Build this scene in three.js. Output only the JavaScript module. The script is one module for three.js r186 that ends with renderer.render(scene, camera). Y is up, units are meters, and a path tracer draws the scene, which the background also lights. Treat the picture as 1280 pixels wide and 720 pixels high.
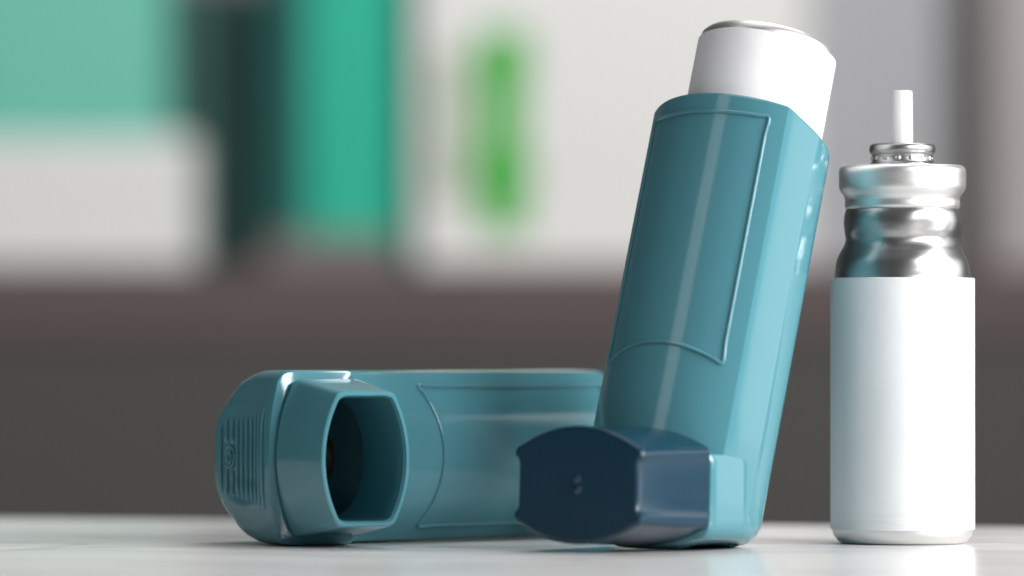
import * as THREE from 'three';
import { mergeGeometries, mergeVertices, toCreasedNormals } from 'three/addons/utils/BufferGeometryUtils.js';
import { RoundedBoxGeometry } from 'three/addons/geometries/RoundedBoxGeometry.js';
import { RectAreaLightUniformsLib } from 'three/addons/lights/RectAreaLightUniformsLib.js';
import { ImprovedNoise } from 'three/addons/math/ImprovedNoise.js';
import { Brush, Evaluator, ADDITION, SUBTRACTION } from 'three-bvh-csg';

// ------------------------------------------------------------------ camera, light, exposure
const scene = new THREE.Scene();
const camera = new THREE.PerspectiveCamera(6.297, 16 / 9, 0.02, 20);
camera.position.set(0, 0.029, 0.8);
camera.lookAt(0, 0.029 + 0.8 * Math.tan(Math.atan(83 / 6544)), 0);
camera.focus = 0.793;
camera.userData.fStop = 10.7;
scene.add(camera);

const renderer = new THREE.WebGLRenderer({ antialias: true });
renderer.toneMapping = THREE.LinearToneMapping;
renderer.toneMappingExposure = 1.0;
renderer.shadowMap.enabled = true;
scene.background = new THREE.Color(0.035, 0.036, 0.038);   // the dim studio around the table
RectAreaLightUniformsLib.init();

// softboxes: a housing, a glowing diffuser and an area light of the same size just in front of it
function softbox(label, at, aim, w, h, power, color) {
  const g = new THREE.Group(); g.name = numbered('softbox'); scene.add(g);
  g.userData = { label, category: 'studio lamp', group: 'softboxes' };
  g.position.set(...at); g.lookAt(...aim);
  const dark = std({ color: 0x101010, roughness: 0.7 });
  const shell = new THREE.Mesh(new THREE.CylinderGeometry(0.06, Math.SQRT1_2 * 1.02, 1, 4, 1), dark);
  shell.geometry.rotateY(Math.PI / 4); shell.geometry.rotateX(Math.PI / 2); shell.geometry.scale(w, h, 0.18); shell.geometry.translate(0, 0, -0.1);
  shell.name = 'housing'; g.add(shell);
  const glow = new THREE.Mesh(new THREE.BoxGeometry(w, h, 0.004), std({ color: 0xffffff, roughness: 0.9, emissive: new THREE.Color(...color), emissiveIntensity: 0.5 }));
  glow.name = 'diffuser'; g.add(glow);
  const l = new THREE.RectAreaLight(new THREE.Color(...color), power, w, h);
  l.position.set(0, 0, 0.006); l.rotation.y = Math.PI; g.add(l);
  for (const m of [shell, glow]) m.castShadow = m.receiveShadow = true;
  return g;
}
const used = {};
function numbered(n) { used[n] = (used[n] ?? -1) + 1; return used[n] ? n + '_' + String(used[n]).padStart(3, '0') : n; }
function std(o) { return new THREE.MeshStandardMaterial(o); }
function phys(o) { return new THREE.MeshPhysicalMaterial(o); }

softbox('large square softbox on the right side of the table', [0.79, 0.37, 0.25], [0.02, 0.03, 0], 0.34, 0.38, 22.5, [1, 0.985, 0.96]);
softbox('square softbox to the right of and above the camera', [0.64, 0.44, 0.77], [0, 0.03, 0], 0.34, 0.34, 21.5, [1, 1, 1]);
softbox('added dim square fill softbox to the right of and behind the table', [0.66, 0.15, -0.16], [0, 0.04, 0], 0.2, 0.4, 1.3, [0.97, 0.99, 1]);  // unseen lamp, added to lay a pale haze on the plastic sides
softbox('wide softbox hanging above the table', [-0.05, 0.95, -0.02], [0, 0, 0], 0.8, 0.5, 0.45, [1, 1, 1]);
softbox('tall strip softbox on the left front of the table', [-0.66, 0.50, 0.50], [0, 0.05, 0], 0.2, 0.95, 0.45, [0.97, 0.985, 1]);
softbox('square softbox hanging in front of the shelf', [0.3, 1.1, -0.6], [0.05, 0.1, -1.25], 0.6, 0.4, 17, [1, 0.99, 0.97]);

// ------------------------------------------------------------------ helpers
const MM = 0.001, V3 = THREE.Vector3;
const noise = new ImprovedNoise();
let seed = 7; const rnd = () => (seed = (seed * 16807) % 2147483647) / 2147483647;
function tag(o, label, category, group) { o.userData.label = label; o.userData.category = category; if (group) o.userData.group = group; return o; }
function base(name, label, category, group) { const g = new THREE.Group(); g.name = numbered(name); scene.add(g); return tag(g, label, category, group); }
function part(name, geo, mat, parent, label) {           // geometry in millimetres
  const g = geo.clone(); g.scale(MM, MM, MM);
  const m = new THREE.Mesh(g, mat); m.name = name; m.castShadow = m.receiveShadow = true;
  if (label) m.userData.label = label;
  parent.add(m); return m;
}
// closed loft through rings of equally many V3; ends closed with fans
function loft(rings, crease = 0.55) {
  const n = rings[0].length, pos = [], idx = [];
  for (const r of rings) for (const p of r) pos.push(p.x, p.y, p.z);
  for (let k = 0; k + 1 < rings.length; k++) for (let i = 0; i < n; i++) {
    const a = k * n + i, b = k * n + (i + 1) % n, c = a + n, d = b + n;
    idx.push(a, b, d, a, d, c);
  }
  for (const end of [0, rings.length - 1]) {
    const c = new V3(); rings[end].forEach((p) => c.add(p)); c.multiplyScalar(1 / n);
    const ci = pos.length / 3; pos.push(c.x, c.y, c.z);
    for (let i = 0; i < n; i++) {
      const a = end * n + i, b = end * n + (i + 1) % n;
      end ? idx.push(a, b, ci) : idx.push(b, a, ci);
    }
  }
  let g = new THREE.BufferGeometry();
  g.setAttribute('position', new THREE.Float32BufferAttribute(pos, 3)); g.setIndex(idx);
  // outward orientation
  const v = g.attributes.position; let vol = 0;
  const A = new V3(), B = new V3(), C = new V3();
  for (let i = 0; i < idx.length; i += 3) { A.fromBufferAttribute(v, idx[i]); B.fromBufferAttribute(v, idx[i + 1]); C.fromBufferAttribute(v, idx[i + 2]); vol += A.dot(B.clone().cross(C)); }
  if (vol < 0) for (let i = 0; i < idx.length; i += 3) [idx[i], idx[i + 1]] = [idx[i + 1], idx[i]];
  g.setIndex(idx);
  g = toCreasedNormals(g, crease);
  const p = g.attributes.position, uv = new Float32Array(p.count * 2);
  for (let i = 0; i < p.count; i++) { uv[2 * i] = (p.getX(i) + p.getZ(i) * 0.7) * MM; uv[2 * i + 1] = (p.getY(i) + p.getZ(i) * 0.3) * MM; }
  g.setAttribute('uv', new THREE.BufferAttribute(uv, 2));
  return g;
}
function offset2(poly, d) {                               // poly: [x, y] list; d > 0 grows
  const n = poly.length; let area = 0;
  for (let i = 0; i < n; i++) { const [x, y] = poly[i], [u, v] = poly[(i + 1) % n]; area += x * v - u * y; }
  const s = Math.sign(area);
  return poly.map((p, i) => {
    const a = poly[(i + n - 1) % n], b = poly[(i + 1) % n];
    const n1 = [p[1] - a[1], a[0] - p[0]], n2 = [b[1] - p[1], p[0] - b[0]];
    const l1 = Math.hypot(...n1) || 1, l2 = Math.hypot(...n2) || 1;
    let nx = n1[0] / l1 + n2[0] / l2, ny = n1[1] / l1 + n2[1] / l2; const q = nx * nx + ny * ny || 1;
    const k = Math.min(2 / q, 0.9) ;
    return [p[0] + s * d * nx * k, p[1] + s * d * ny * k];
  });
}
function roundPoly(pts, radii, steps = 6) {               // rounds the corners of a polygon with quadratic arcs
  const out = [], n = pts.length;
  for (let i = 0; i < n; i++) {
    const p = pts[i], a = pts[(i + n - 1) % n], b = pts[(i + 1) % n], r = radii[i];
    if (!r) { out.push(p); continue; }
    const t = (q) => { const l = Math.hypot(q[0] - p[0], q[1] - p[1]), k = Math.min(r, l * 0.49) / l; return [p[0] + (q[0] - p[0]) * k, p[1] + (q[1] - p[1]) * k]; };
    const s = t(a), e = t(b);
    for (let j = 0; j <= steps; j++) { const u = j / steps; out.push([0, 1].map((c) => (1 - u) * (1 - u) * s[c] + 2 * u * (1 - u) * p[c] + u * u * e[c])); }
  }
  return out;
}
function tube(points, r, closed = false, seg = 64) { return new THREE.TubeGeometry(new THREE.CatmullRomCurve3(points, closed, 'centripetal'), seg, r, 8, closed); }

// ------------------------------------------------------------------ textures
function dataTex(w, h, f, srgb) {
  const d = new Uint8Array(w * h * 4);
  for (let y = 0; y < h; y++) for (let x = 0; x < w; x++) { const c = f(x / w, y / h), o = (y * w + x) * 4; for (let k = 0; k < 3; k++) d[o + k] = Math.max(0, Math.min(255, Math.round((c.length ? c[k] : c) * 255))); d[o + 3] = 255; }
  const t = new THREE.DataTexture(d, w, h); t.wrapS = t.wrapT = THREE.RepeatWrapping; t.magFilter = THREE.LinearFilter; t.minFilter = THREE.LinearMipmapLinearFilter; t.generateMipmaps = true; t.needsUpdate = true;
  if (srgb) t.colorSpace = THREE.SRGBColorSpace;
  return t;
}
const fbm = (x, y, z, o = 4) => { let s = 0, a = 1, t = 0; for (let i = 0; i < o; i++) { s += a * noise.noise(x, y, z + i * 7.3); t += a; a *= 0.5; x *= 2.03; y *= 2.03; } return s / t; };
const marble = dataTex(1024, 1024, (u, v) => {
  const w = fbm(u * 6, v * 6, 1.5) * 0.35;
  const band = fbm(u * 3 + w, v * 26 + w * 6, 4.2, 5), vein = Math.pow(Math.max(0, 1 - Math.abs(fbm(u * 2.2 + w, v * 9 + w * 3, 9.1, 4)) * 9), 3);
  const g = 0.85 + band * 0.10 - vein * 0.09 + (rnd() - 0.5) * 0.012;
  return [g, g * 0.997, g * 0.995];
}, true);
const marbleRough = dataTex(512, 512, (u, v) => 0.62 + 0.3 * fbm(u * 8, v * 30, 3.3, 4));
const fineBump = dataTex(512, 512, (u, v) => 0.5 + 0.3 * fbm(u * 40, v * 40, 2.2, 3) + (rnd() - 0.5) * 0.2);
const paperBump = dataTex(512, 512, (u, v) => 0.5 + 0.6 * fbm(u * 5, v * 7, 6.1, 4) + 0.06 * (rnd() - 0.5));
const paperTone = dataTex(512, 512, (u, v) => { const g = 0.885 + 0.03 * fbm(u * 7, v * 5, 8.8, 4) + 0.012 * (rnd() - 0.5); return [g, g, g * 1.008]; }, true);
const smudge = dataTex(512, 512, (u, v) => 0.5 + 0.1 * fbm(u * 8, v * 8, 12.4, 4));
const metalBump = dataTex(512, 512, (u, v) => 0.5 + 0.8 * fbm(u * 9, v * 5, 5.5, 2));
const rep = (t, a, b) => { const c = t.clone(); c.repeat.set(a, b); c.needsUpdate = true; return c; };

// ------------------------------------------------------------------ materials
const M = {
  teal: phys({ color: new THREE.Color(0.072, 0.225, 0.270), roughness: 0.11, ior: 1.5 }),
  navy: phys({ color: new THREE.Color(0.005, 0.034, 0.062), roughness: 0.22 }),
  paper: std({ color: 0xffffff, map: paperTone, roughness: 0.55, bumpMap: rep(paperBump, 1, 1), bumpScale: 0.00018 }),
  metal: std({ color: new THREE.Color(0.43, 0.43, 0.43), metalness: 1, roughness: 0.33, bumpMap: rep(metalBump, 1, 1), bumpScale: 0.00006 }),
  brushed: std({ color: new THREE.Color(0.78, 0.775, 0.765), metalness: 1, roughness: 0.42, bumpMap: rep(metalBump, 1, 1), bumpScale: 0.00003 }),
  stem: phys({ color: new THREE.Color(0.82, 0.82, 0.81), roughness: 0.4, transmission: 0 }),
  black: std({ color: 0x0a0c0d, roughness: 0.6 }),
};

// ------------------------------------------------------------------ the table top
{
  const W = 0.9, D = 0.52, T = 0.03;
  const g = new RoundedBoxGeometry(W, T, D, 4, 0.0015);
  const p = g.attributes.position, uv = g.attributes.uv;
  for (let i = 0; i < p.count; i++) uv.setXY(i, p.getX(i) / 0.34 + 0.2, (p.getZ(i) + p.getY(i)) / 0.34);
  const m = new THREE.Mesh(g, std({ color: 0xffffff, map: marble, roughness: 0.36, roughnessMap: marbleRough }));
  m.name = 'table_top'; m.userData = { kind: 'structure', label: 'white streaked stone table top under the inhalers' };
  const psi = -16.2 * Math.PI / 180;
  m.rotation.y = psi;
  const mid = new V3(-0.0026, 0, -0.1047), toCam = new V3(0, 0, 1).applyAxisAngle(new V3(0, 1, 0), psi);
  m.position.copy(mid.addScaledVector(toCam, D / 2)).setY(-T / 2);
  m.castShadow = m.receiveShadow = true; scene.add(m);
}

// ------------------------------------------------------------------ the inhaler (millimetres; foot frame: Y up from the base, Z along the mouthpiece)
const TH = 16 * Math.PI / 180, L = 67.5, R = 18, ZC = -4.7;
const ax = new V3(0, Math.cos(TH), -Math.sin(TH)), nx = new V3(0, Math.sin(TH), Math.cos(TH));
const onBody = (x, a, z) => new V3(x, 0, 0).addScaledVector(ax, a).addScaledVector(nx, z);
function bodySection() {                                  // [x, z]
  const p = [], am = Math.asin(12.7 / R);
  for (let i = 0; i <= 36; i++) { const t = -am + 2 * am * i / 36; p.push([R * Math.sin(t), ZC + R * Math.cos(t)]); }
  const zf = ZC + R * Math.cos(am), half = [];
  half.push([12.84, zf - 1.2], [12.96, 3], [12.98, 0.4]);
  half.push(...roundPoly([[12.98, -0.2], [12.0, -6.0], [6.2, -11.9], [2.6, -12.3]], [0, 4.2, 3.4, 0], 7).slice(0));
  const back = half.slice().reverse().map(([x, z]) => [-x, z]);
  return [...p, ...half, ...back];
}
const SEC = bodySection();
const ring = (off, a) => offset2(SEC, off).map(([x, z]) => onBody(x, a + (a > 60 ? (z > 8 ? 0.14 : 0.19) * (z - 8) : 0), z));
const bodyOuter = () => loft([ring(-2.4, 3.1), ring(-1.2, 3.5), ring(-0.4, 4.3), ring(0, 5.6), ring(0, 20), ring(0, 40), ring(0, L - 0.45), ring(-0.12, L - 0.12), ring(-0.42, L)], 0.33);
const bodyInner = () => loft([ring(-1.5, 12), ring(-1.35, 40), ring(-1.25, L - 0.5), ring(-0.95, L - 0.02), ring(-0.95, L + 2)], 0.5);

// lower block: lofted along Z, arched underneath
const bottomAt = (x) => 1.9 * Math.pow(Math.abs(x) / 12.5, 2.4);
const dishAt = (x, z) => 1.0 * Math.exp(-Math.pow(x / 7.4, 4) - Math.pow((z + 2.4) / 7.2, 4));   // the hollow for the thumb
function blockRing(z, grow, top) {
  let w = 13.1;
  if (z < 0) w = z > -5.6 ? 13.1 - 1.25 * Math.pow(-z / 5.6, 1.6) : 11.85 - (-5.6 - z) * 0.93;
  w += grow;
  const pts = [], n = 28, cr = 2.6;
  // bottom from -w to w
  const up = Math.max(0, (-z - 9.5)) * 0.45;
  for (let i = 0; i <= n; i++) { const x = -(w - cr) + 2 * (w - cr) * i / n; pts.push([x, bottomAt(x) + dishAt(x, z) - grow + up]); }
  const y0 = bottomAt(w - cr) + dishAt(w - cr, z) - grow + up;
  for (let j = 1; j <= 7; j++) { const t = j / 7 * Math.PI / 2; pts.push([w - cr + cr * Math.sin(t), y0 + cr * 1.15 * (1 - Math.cos(t))]); }
  pts.push([w, top - 1.2], [w - 0.3, top - 0.35], [w - 1.1, top]);
  pts.push([-(w - 1.1), top], [-(w - 0.3), top - 0.35], [-w, top - 1.2]);
  for (let j = 7; j >= 1; j--) { const t = j / 7 * Math.PI / 2; pts.push([-(w - cr + cr * Math.sin(t)), y0 + cr * 1.15 * (1 - Math.cos(t))]); }
  return pts.map(([x, y]) => new V3(x, y, z));
}
const FZ = 8.0;                                           // the flange that faces forward
const block = () => loft([-12, -11.4, -10.5, -9, -7, -6.2, -5.6, -5, -4, -2.5, -1, 0.5, 2, 3, 4, 5, 6, FZ - 0.6].map((z) => blockRing(z, z < -11.5 ? -0.6 : 0, 14.3)).concat([blockRing(FZ - 0.15, -0.14, 14.2), blockRing(FZ, -0.5, 13.9)]), 0.5);

// mouthpiece section: straight sides, arched top and bottom
function mpSection(w, hs, h, r = 1.3, ear = 0) {
  const quarter = [];                                     // from (0, h) to (w, 0)
  const sag = h - hs, Ra = (w * w + sag * sag) / (2 * sag), am = Math.asin(w / Ra) * 0.93;
  for (let i = 0; i <= 9; i++) { const t = am * i / 9; quarter.push([Ra * Math.sin(t), h - Ra + Ra * Math.cos(t)]); }
  const [lx, ly] = quarter[9], ex = w + ear;
  for (let j = 1; j <= 5; j++) { const u = j / 6; quarter.push([(1 - u) ** 2 * lx + 2 * u * (1 - u) * ex + u * u * ex, (1 - u) ** 2 * ly + 2 * u * (1 - u) * hs + u * u * (hs - r)]); }
  quarter.push([ex, hs - r], [w + ear * 0.75, hs - r - 0.35], [w + ear * 0.2, hs - r - 0.8], [w, hs - r - 1.2], [w, hs * 0.25]);
  const q = quarter, fx = (f) => q.map(f);
  return [...fx(([x, y]) => [x, y]), ...fx(([x, y]) => [x, -y]).reverse(), ...fx(([x, y]) => [-x, -y]).slice(1), ...fx(([x, y]) => [-x, y]).reverse().slice(0, -1)];
}
const UC = 9.1, TIP = 22.2;
const mpRing = (w, hs, h, z, off = 0, r, ear) => offset2(mpSection(w, hs, h, r, ear), off).map(([x, y]) => new V3(x, y + UC, z));
const mouthOuter = () => loft([mpRing(11.0, 5.0, 7.7, -2), mpRing(11.0, 5.0, 7.7, FZ + 0.9), mpRing(11.75, 5.3, 8.25, FZ + 1.0), mpRing(11.7, 5.3, 8.2, FZ + 2.0), mpRing(10.0, 4.6, 7.3, TIP - 0.5), mpRing(10.0, 4.6, 7.3, TIP - 0.16, -0.1), mpRing(10.0, 4.6, 7.3, TIP, -0.38)], 0.5);
const mouthInner = () => loft([mpRing(9.3, 4.1, 6.7, -9), mpRing(9.3, 4.2, 6.8, FZ), mpRing(9.1, 4.0, 6.4, TIP - 0.5), mpRing(9.1, 4.0, 6.4, TIP + 0.02, 0.28), mpRing(9.1, 4.0, 6.4, TIP + 2, 0.28)], 0.5);

const ev = new Evaluator(); ev.useGroups = false; ev.attributes = ['position', 'normal', 'uv'];
function csg(a, b, op) { const A = a.isBrush ? a : new Brush(a), B = new Brush(b); A.updateMatrixWorld(); B.updateMatrixWorld(); return ev.evaluate(A, B, op); }
let housing = csg(bodyOuter(), block(), ADDITION);
housing = csg(housing, mouthOuter(), ADDITION);
housing = csg(housing, mouthInner(), SUBTRACTION);
housing = csg(housing, bodyInner(), SUBTRACTION);
const housingGeo = housing.geometry;

function makeInhaler(label) {
  const g = base('inhaler', label, 'inhaler');
  part('housing', housingGeo, M.teal, g);
  // raised border of the label field
  const bx = 10.6, aTop = L - 2.4, aLow = 26, s = (x, a) => onBody(x, a, ZC + Math.sqrt((R + 0.03) ** 2 - x * x));
  const path = [];
  for (let i = 0; i <= 20; i++) path.push(s(-bx + 2 * bx * i / 20, aTop));
  for (let i = 1; i < 12; i++) path.push(s(bx, aTop + (aLow - aTop) * i / 12));
  for (let i = 0; i <= 20; i++) { const x = bx - 2 * bx * i / 20; path.push(s(x, aLow + 2.4 * (1 - (x / bx) ** 2))); }
  for (let i = 1; i < 12; i++) path.push(s(-bx, aLow + (aTop - aLow) * i / 12));
  part('raised_border', tube(path, 0.34, true, 420), M.teal, g);
  // ribbed thumb rest underneath
  const pan = [], outline = roundPoly([[-7.2, -10.4], [7.2, -10.4], [8.6, -4], [8.6, 6.2], [-8.6, 6.2], [-8.6, -4]], [2.5, 2.5, 3, 4, 4, 3], 5);
  const yb = (x, z) => bottomAt(x) + dishAt(x, z) + Math.max(0, -z - 9.5) * 0.45;
  for (const [o, d] of [[0.5, 0.5], [0.3, 0.05], [0, -0.05], [-1.2, -0.06], [-2.4, -0.06], [-3.6, -0.06], [-4.8, -0.06], [-6, -0.06]]) pan.push(offset2(outline, o).map(([x, z]) => new V3(x, yb(x, z) + d, z)));
  const rest = part('thumb_rest', loft(pan, 0.6), M.teal, g);
  for (let i = 0; i < 10; i++) {
    const z = -9.7 + i * 1.66, half = 5.4 + 0.24 * i;
    const spans = Math.abs(z + 7.2) < 1.9 ? [[-half, -2.1], [2.1, half]] : [[-half, half]];
    const geos = spans.map(([a, b]) => tube(Array.from({ length: 9 }, (_, k) => { const x = a + (b - a) * k / 8; return new V3(x, yb(x, z) - 0.14 + (k === 0 || k === 8 ? 0.3 : 0), z); }), 0.4, false, 24));
    part('rib', mergeGeometries(geos), M.teal, rest);
  }
  const em = [];
  const ringGeo = (r, t) => { const q = new THREE.TorusGeometry(r, t, 8, 40); q.rotateX(Math.PI / 2); q.translate(0, yb(0, -7.2) - 0.12, -7.2); return q; };
  em.push(ringGeo(1.6, 0.2));
  for (let k = 0; k < 3; k++) { const a0 = k * 2.094; em.push(tube([0, 0.35, 0.7, 1.05, 1.4].map((t, i) => new V3(Math.cos(a0 + t) * (0.9 - 0.1 * i), yb(0, -7.2) - 0.12, -7.2 + Math.sin(a0 + t) * (0.9 - 0.1 * i))), 0.2, false, 16)); }
  part('round_emblem', mergeGeometries(em), M.teal, rest);
  // nozzle block inside, coloured dark to stand in for the shade of the cavity
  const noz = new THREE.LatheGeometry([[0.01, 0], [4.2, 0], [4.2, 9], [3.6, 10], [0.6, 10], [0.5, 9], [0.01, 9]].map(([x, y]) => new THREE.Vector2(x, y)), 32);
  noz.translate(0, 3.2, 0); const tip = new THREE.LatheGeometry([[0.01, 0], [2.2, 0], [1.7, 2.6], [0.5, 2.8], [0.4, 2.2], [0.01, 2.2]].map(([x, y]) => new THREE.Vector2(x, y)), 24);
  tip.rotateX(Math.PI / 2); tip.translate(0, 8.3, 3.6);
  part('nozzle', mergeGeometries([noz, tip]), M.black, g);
  return g;
}

// upright inhaler with cap and canister
{
  const g = makeInhaler('upright teal plastic inhaler with navy mouthpiece cap and white canister inside');
  const cr = (w, hs, h, z, off = 0, ear = 0.5) => mpRing(w, hs, h, z, off, 1.2, ear);
  const CZ = 23.3, dish = (q, z) => { const r = q.map((p) => p.clone()); r.forEach((p) => { p.z = z; }); return r; };
  const outer = [cr(12.7, 5.9, 8.85, FZ + 0.1, -0.7, 0.25), cr(12.7, 5.9, 8.85, FZ + 0.1, 0, 0.25), cr(11.9, 5.8, 8.8, 15, 0, 0.4), cr(11.1, 5.6, 8.7, CZ - 1.4, 0, 0.55), cr(11.1, 5.65, 8.75, CZ - 1.1, 0, 0.85), cr(11.1, 5.65, 8.75, CZ - 0.35, 0, 0.85), cr(11.1, 5.65, 8.75, CZ - 0.08, -0.18, 0.85), cr(11.1, 5.65, 8.75, CZ, -0.5, 0.85), cr(11.1, 5.65, 8.75, CZ, -0.62, 0.85), ...[0.8, 0.76].map((k, i) => cr(11.1, 5.65, 8.75, CZ - 0.35 * i, -0.5, 0.85).map((p) => new V3(p.x * k, UC + (p.y - UC) * k, CZ + 0 * i)))];
  const cap = part('mouthpiece_cap', loft(outer, 0.45), M.navy, g, 'dark navy plastic cap over the mouthpiece');
  const dot = new THREE.SphereGeometry(0.75, 16, 12); dot.scale(1, 1, 0.5); const dot2 = dot.clone(); dot.translate(0, UC + 0.9, CZ + 0.05); dot2.translate(0.1, UC - 0.7, CZ + 0.05);
  part('moulded_mark', mergeGeometries([dot, dot2]), M.navy, cap);
  // canister along the body axis
  const lathe = (pts, n = 96) => new THREE.LatheGeometry(pts.map(([x, y]) => new THREE.Vector2(x, y)), n);
  const seat = (q) => { q.rotateY(Math.PI * 0.8); q.applyMatrix4(new THREE.Matrix4().makeBasis(new V3(1, 0, 0), ax, nx).setPosition(new V3(0, 0, 0).addScaledVector(nx, -0.55))); return q; };
  const top = L + 14.1;
  const can = part('canister', seat(lathe([[0.01, 24], [10.3, 24], [10.55, 24.6], [10.6, top - 1.6], [10.45, top - 0.8], [9.9, top - 0.2], [9.2, top], [8.6, top - 0.15], [7.9, top - 0.9], [0.01, top - 1.3]])), M.brushed, g);
  part('paper_label', seat(lathe([[10.55, 30], [10.82, 30], [10.82, top - 1.85], [10.8, top - 1.75], [10.55, top - 1.75]])), M.paper, can);
  g.position.set(0.0237, 0.0002, 0.018); g.scale.setScalar(0.99);
  g.rotation.order = 'YXZ';
  g.rotation.y = -38.5 * Math.PI / 180;
  g.rotation.x = -1.8 * Math.PI / 180;
}

// lying inhaler, open mouthpiece towards the camera
{
  const g = makeInhaler('teal plastic inhaler lying on its side with open mouthpiece and ribbed base');
  const b = 28 * Math.PI / 180;
  const U = new V3(Math.cos(b), 0, -Math.sin(b)), m = new V3(Math.sin(b), 0, Math.cos(b)), X = U.clone().cross(m);
  g.quaternion.setFromRotationMatrix(new THREE.Matrix4().makeBasis(X, U, m));
  g.position.set(-0.0405, 0.01315 * 1.015, 0.003); g.scale.setScalar(1.015);
}

// ------------------------------------------------------------------ the bare canister
{
  const g = base('aerosol_canister', 'bare silver canister with blank white paper label standing upright, stem on top', 'canister');
  const K = 0.805 / 6544 * 1000, prof = (list) => list.map(([r, y]) => new THREE.Vector2(Math.max(0.01, r * K), (680.5 - y) * K));
  const lathe = (list, smooth = true) => { const pts = smooth ? new THREE.SplineCurve(prof(list)).getPoints(list.length * 10) : prof(list); return new THREE.LatheGeometry(pts.map((p) => new THREE.Vector2(Math.max(p.x, 0.01), p.y)), 128); };
  // shoulder: waves under the collar; a few dents round it
  const wave = lathe([[87.5, 356], [85.5, 349], [84.2, 340], [81.8, 328], [77, 317], [72.6, 308], [71.4, 300], [73, 290], [73.5, 278], [71.5, 268], [68.5, 261], [67, 255]]);
  const p = wave.attributes.position;
  for (let i = 0; i < p.count; i++) {
    const x = p.getX(i), y = p.getY(i), z = p.getZ(i), a = Math.atan2(z, x), d = 1 + 0.012 * Math.sin(a * 3 + 1 + y * 0.2) * Math.sin(y * 0.8) + 0.008 * Math.sin(a * 7 + y * 0.9);
    p.setXYZ(i, x * d, y, z * d);
  }
  wave.computeVertexNormals();
  part('shoulder', wave, M.metal, g);
  part('body', lathe([[0, 674], [60, 674], [68, 679.5], [74, 680.5], [80, 678], [86, 671], [88.5, 663], [88.6, 655], [88.6, 500], [88, 358], [87.5, 352]], false), M.brushed, g);
  part('paper_label', lathe([[88.4, 663], [90, 662.5], [90, 640], [90, 500], [90, 352], [90, 350], [88, 349.5]], false), M.paper, g);
  const collar = part('crimped_collar', mergeGeometries([
    lathe([[67, 264], [70.5, 262.5], [72, 259], [71.5, 252], [73, 247], [77, 241], [79, 236], [79.3, 225], [79.2, 216], [77.5, 211.5], [73, 209], [60, 208.6], [44, 208.4], [30, 208.4]]),
  ]), M.brushed, g);
  const teeth = [];
  for (let i = 0; i < 72; i++) { const a = i / 72 * Math.PI * 2, s = new THREE.SphereGeometry(0.3, 8, 6); s.scale(0.9, 2.2, 0.9); s.translate(Math.cos(a) * 69.6 * K, (680.5 - 255) * K, Math.sin(a) * 69.6 * K); teeth.push(s); }
  part('crimp_knurl', mergeGeometries(teeth), M.brushed, collar);
  const neck = part('valve_neck', lathe([[40, 210], [40.5, 207], [38.5, 204], [37.2, 199], [38, 195.5], [40.5, 192.5], [41.3, 188], [40, 183.5], [36, 181.6], [26, 181.2], [13, 181.5], [10, 183]]), M.metal, g);
  const dim = [];
  for (let i = 0; i < 14; i++) { const a = i / 14 * Math.PI * 2, s = new THREE.SphereGeometry(0.6, 12, 8); s.scale(1, 0.9, 1); s.translate(Math.cos(a) * 34.4 * K, (680.5 - 200) * K, Math.sin(a) * 34.4 * K); dim.push(s); }
  part('crimp_bead', mergeGeometries(dim), M.metal, neck);
  part('valve_stem', lathe([[13.2, 190], [13.1, 175], [12.8, 150], [12.6, 118], [12.2, 116], [11.2, 115.2], [6, 115.2], [5, 117], [4.8, 130], [0, 130]], false), M.stem, g);
  g.position.set((1128 - 640) * 0.805 / 6544, 0, 0.8 - 0.805); g.rotation.y = Math.PI;
}

// ------------------------------------------------------------------ the shelf behind, far out of focus
const PX = (px, d = 2) => (px - 640) * d / 6544, PY = (py, d = 2) => 0.029 + (440 - py) * d / 6544;
const shelfTop = PY(328);
function box(name, w, h, d, mat, parent, at = [0, 0, 0], r = 0.0008, label) {
  const m = new THREE.Mesh(new RoundedBoxGeometry(w, h, d, 2, r), mat); m.name = name; m.position.set(...at); m.castShadow = m.receiveShadow = true;
  if (label) m.userData.label = label; parent.add(m); return m;
}
{
  const s = base('shelf', 'mauve brown wooden shelf board behind the table carrying cartons', 'shelf');
  s.position.set(0, shelfTop, -1.2);
  const wood = std({ color: new THREE.Color(0.112, 0.082, 0.083), roughness: 0.6, bumpMap: rep(fineBump, 4, 4), bumpScale: 0.0002 });
  box('board', 1.4, 0.028, 0.26, wood, s, [0, -0.014, -0.125]);
  const c = base('cabinet', 'dark grey cabinet front below the mauve shelf board', 'cabinet');
  c.position.set(0, shelfTop - 0.028, -1.2);
  const grey = std({ color: new THREE.Color(0.068, 0.066, 0.061), roughness: 0.7, bumpMap: rep(fineBump, 4, 4), bumpScale: 0.0002 });
  box('front_panel', 1.4, 0.6, 0.02, grey, c, [0, -0.3004, -0.0065], 0.001);
  const wall = new THREE.Mesh(new THREE.BoxGeometry(2.2, 1.6, 0.05), std({ color: new THREE.Color(0.2, 0.195, 0.195), roughness: 0.9, bumpMap: rep(fineBump, 5, 5), bumpScale: 0.0004 }));
  wall.name = 'back_wall'; wall.userData.kind = 'structure'; wall.position.set(0, 0.45, -1.485); wall.receiveShadow = wall.castShadow = true; scene.add(wall);
}
const card = (r, g, b) => std({ color: new THREE.Color(r, g, b), roughness: 0.5, bumpMap: rep(fineBump, 2, 2), bumpScale: 0.0001 });
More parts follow.
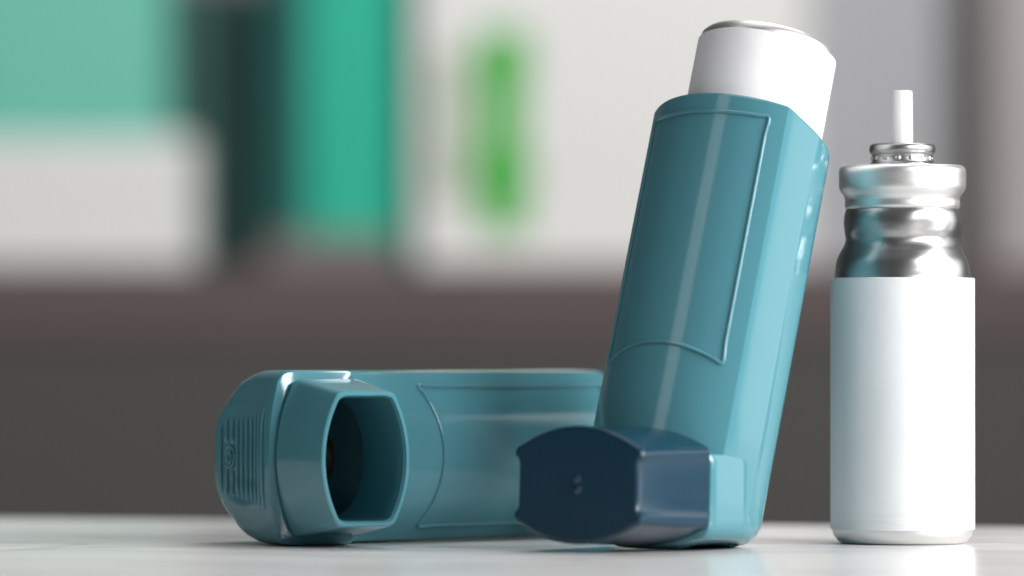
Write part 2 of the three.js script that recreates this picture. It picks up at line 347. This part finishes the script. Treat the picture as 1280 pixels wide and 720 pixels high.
// a carton whose front face spans pixels x0..x1 and y0..y1 of the far plane, turned by yaw
function carton(label, x0, x1, y0, y1, depth, mat, { yaw = 0, z = 0 } = {}) {
  const d = 2 - z, w = (x1 - x0) * d / 6544, h = (y1 - y0) * d / 6544;
  const g = base('carton', label, 'carton');
  g.position.set(PX((x0 + x1) / 2, d), y1 === 328 ? shelfTop + 0.0003 : PY(y1, d), -1.2 + z); g.rotation.y = yaw;
  box('sleeve', w, h, depth, mat, g, [0, h / 2, -depth / 2], 0.001);
  const flap = box('end_flap', w - 0.004, 0.0012, depth - 0.004, mat, g, [0, h + 0.0007, -depth / 2], 0.0004);
  g.userData.w = undefined; delete g.userData.w;
  return { g, w, h, depth, print: (name, u0, u1, v0, v1, m) => box(name, (u1 - u0) * w, (v1 - v0) * h, 0.0006, m, g, [(u0 + u1 - 1) / 2 * w, (v0 + v1) / 2 * h, 0.0003 + 0.0001], 0.0002) };
}
{
  const white = card(0.78, 0.78, 0.76);
  carton('low white carton at the left end of the shelf under a pale green one', -60, 242, 172, 328, 0.11, white, { z: -0.012 });
  carton('pale green carton lying on top of the low white carton', -70, 205, -60, 172, 0.1, card(0.16, 0.56, 0.44), { z: -0.014 });
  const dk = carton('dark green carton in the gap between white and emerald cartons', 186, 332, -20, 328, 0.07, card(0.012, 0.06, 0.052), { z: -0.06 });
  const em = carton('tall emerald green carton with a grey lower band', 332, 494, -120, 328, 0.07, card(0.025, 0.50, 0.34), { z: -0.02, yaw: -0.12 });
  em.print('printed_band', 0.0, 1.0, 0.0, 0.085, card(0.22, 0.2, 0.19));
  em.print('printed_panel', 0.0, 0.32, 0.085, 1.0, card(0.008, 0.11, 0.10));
  const wh = carton('big white carton with a bright green printed stripe', 520, 1010, -130, 328, 0.12, white, { z: -0.02 });
  const uv = (x0, x1, y0, y1) => [(x0 - 520) / 490, (x1 - 520) / 490, (328 - y1) / 458, (328 - y0) / 458];
  wh.print('printed_panel', ...uv(544, 588, 62, 246), card(0.42, 0.50, 0.38));
  const green = card(0.03, 0.42, 0.035);
  wh.print('printed_stripe', ...uv(601, 656, 34, 288), card(0.03, 0.43, 0.03));
  for (const [x0, x1, y0, y1] of [[595, 600.5, 50, 98], [656.5, 662, 50, 98], [592, 600.5, 188, 242], [656.5, 664, 188, 242]]) wh.print('printed_block', ...uv(x0, x1, y0, y1), green);
  carton('pale grey carton half hidden behind the upright inhaler', 1012, 1178, -130, 328, 0.1, card(0.38, 0.385, 0.41), { z: -0.03 });
  carton('taupe carton at the right end of the shelf', 1238, 1420, -130, 328, 0.1, card(0.36, 0.335, 0.325), { z: -0.04 });
}
renderer.render(scene, camera);
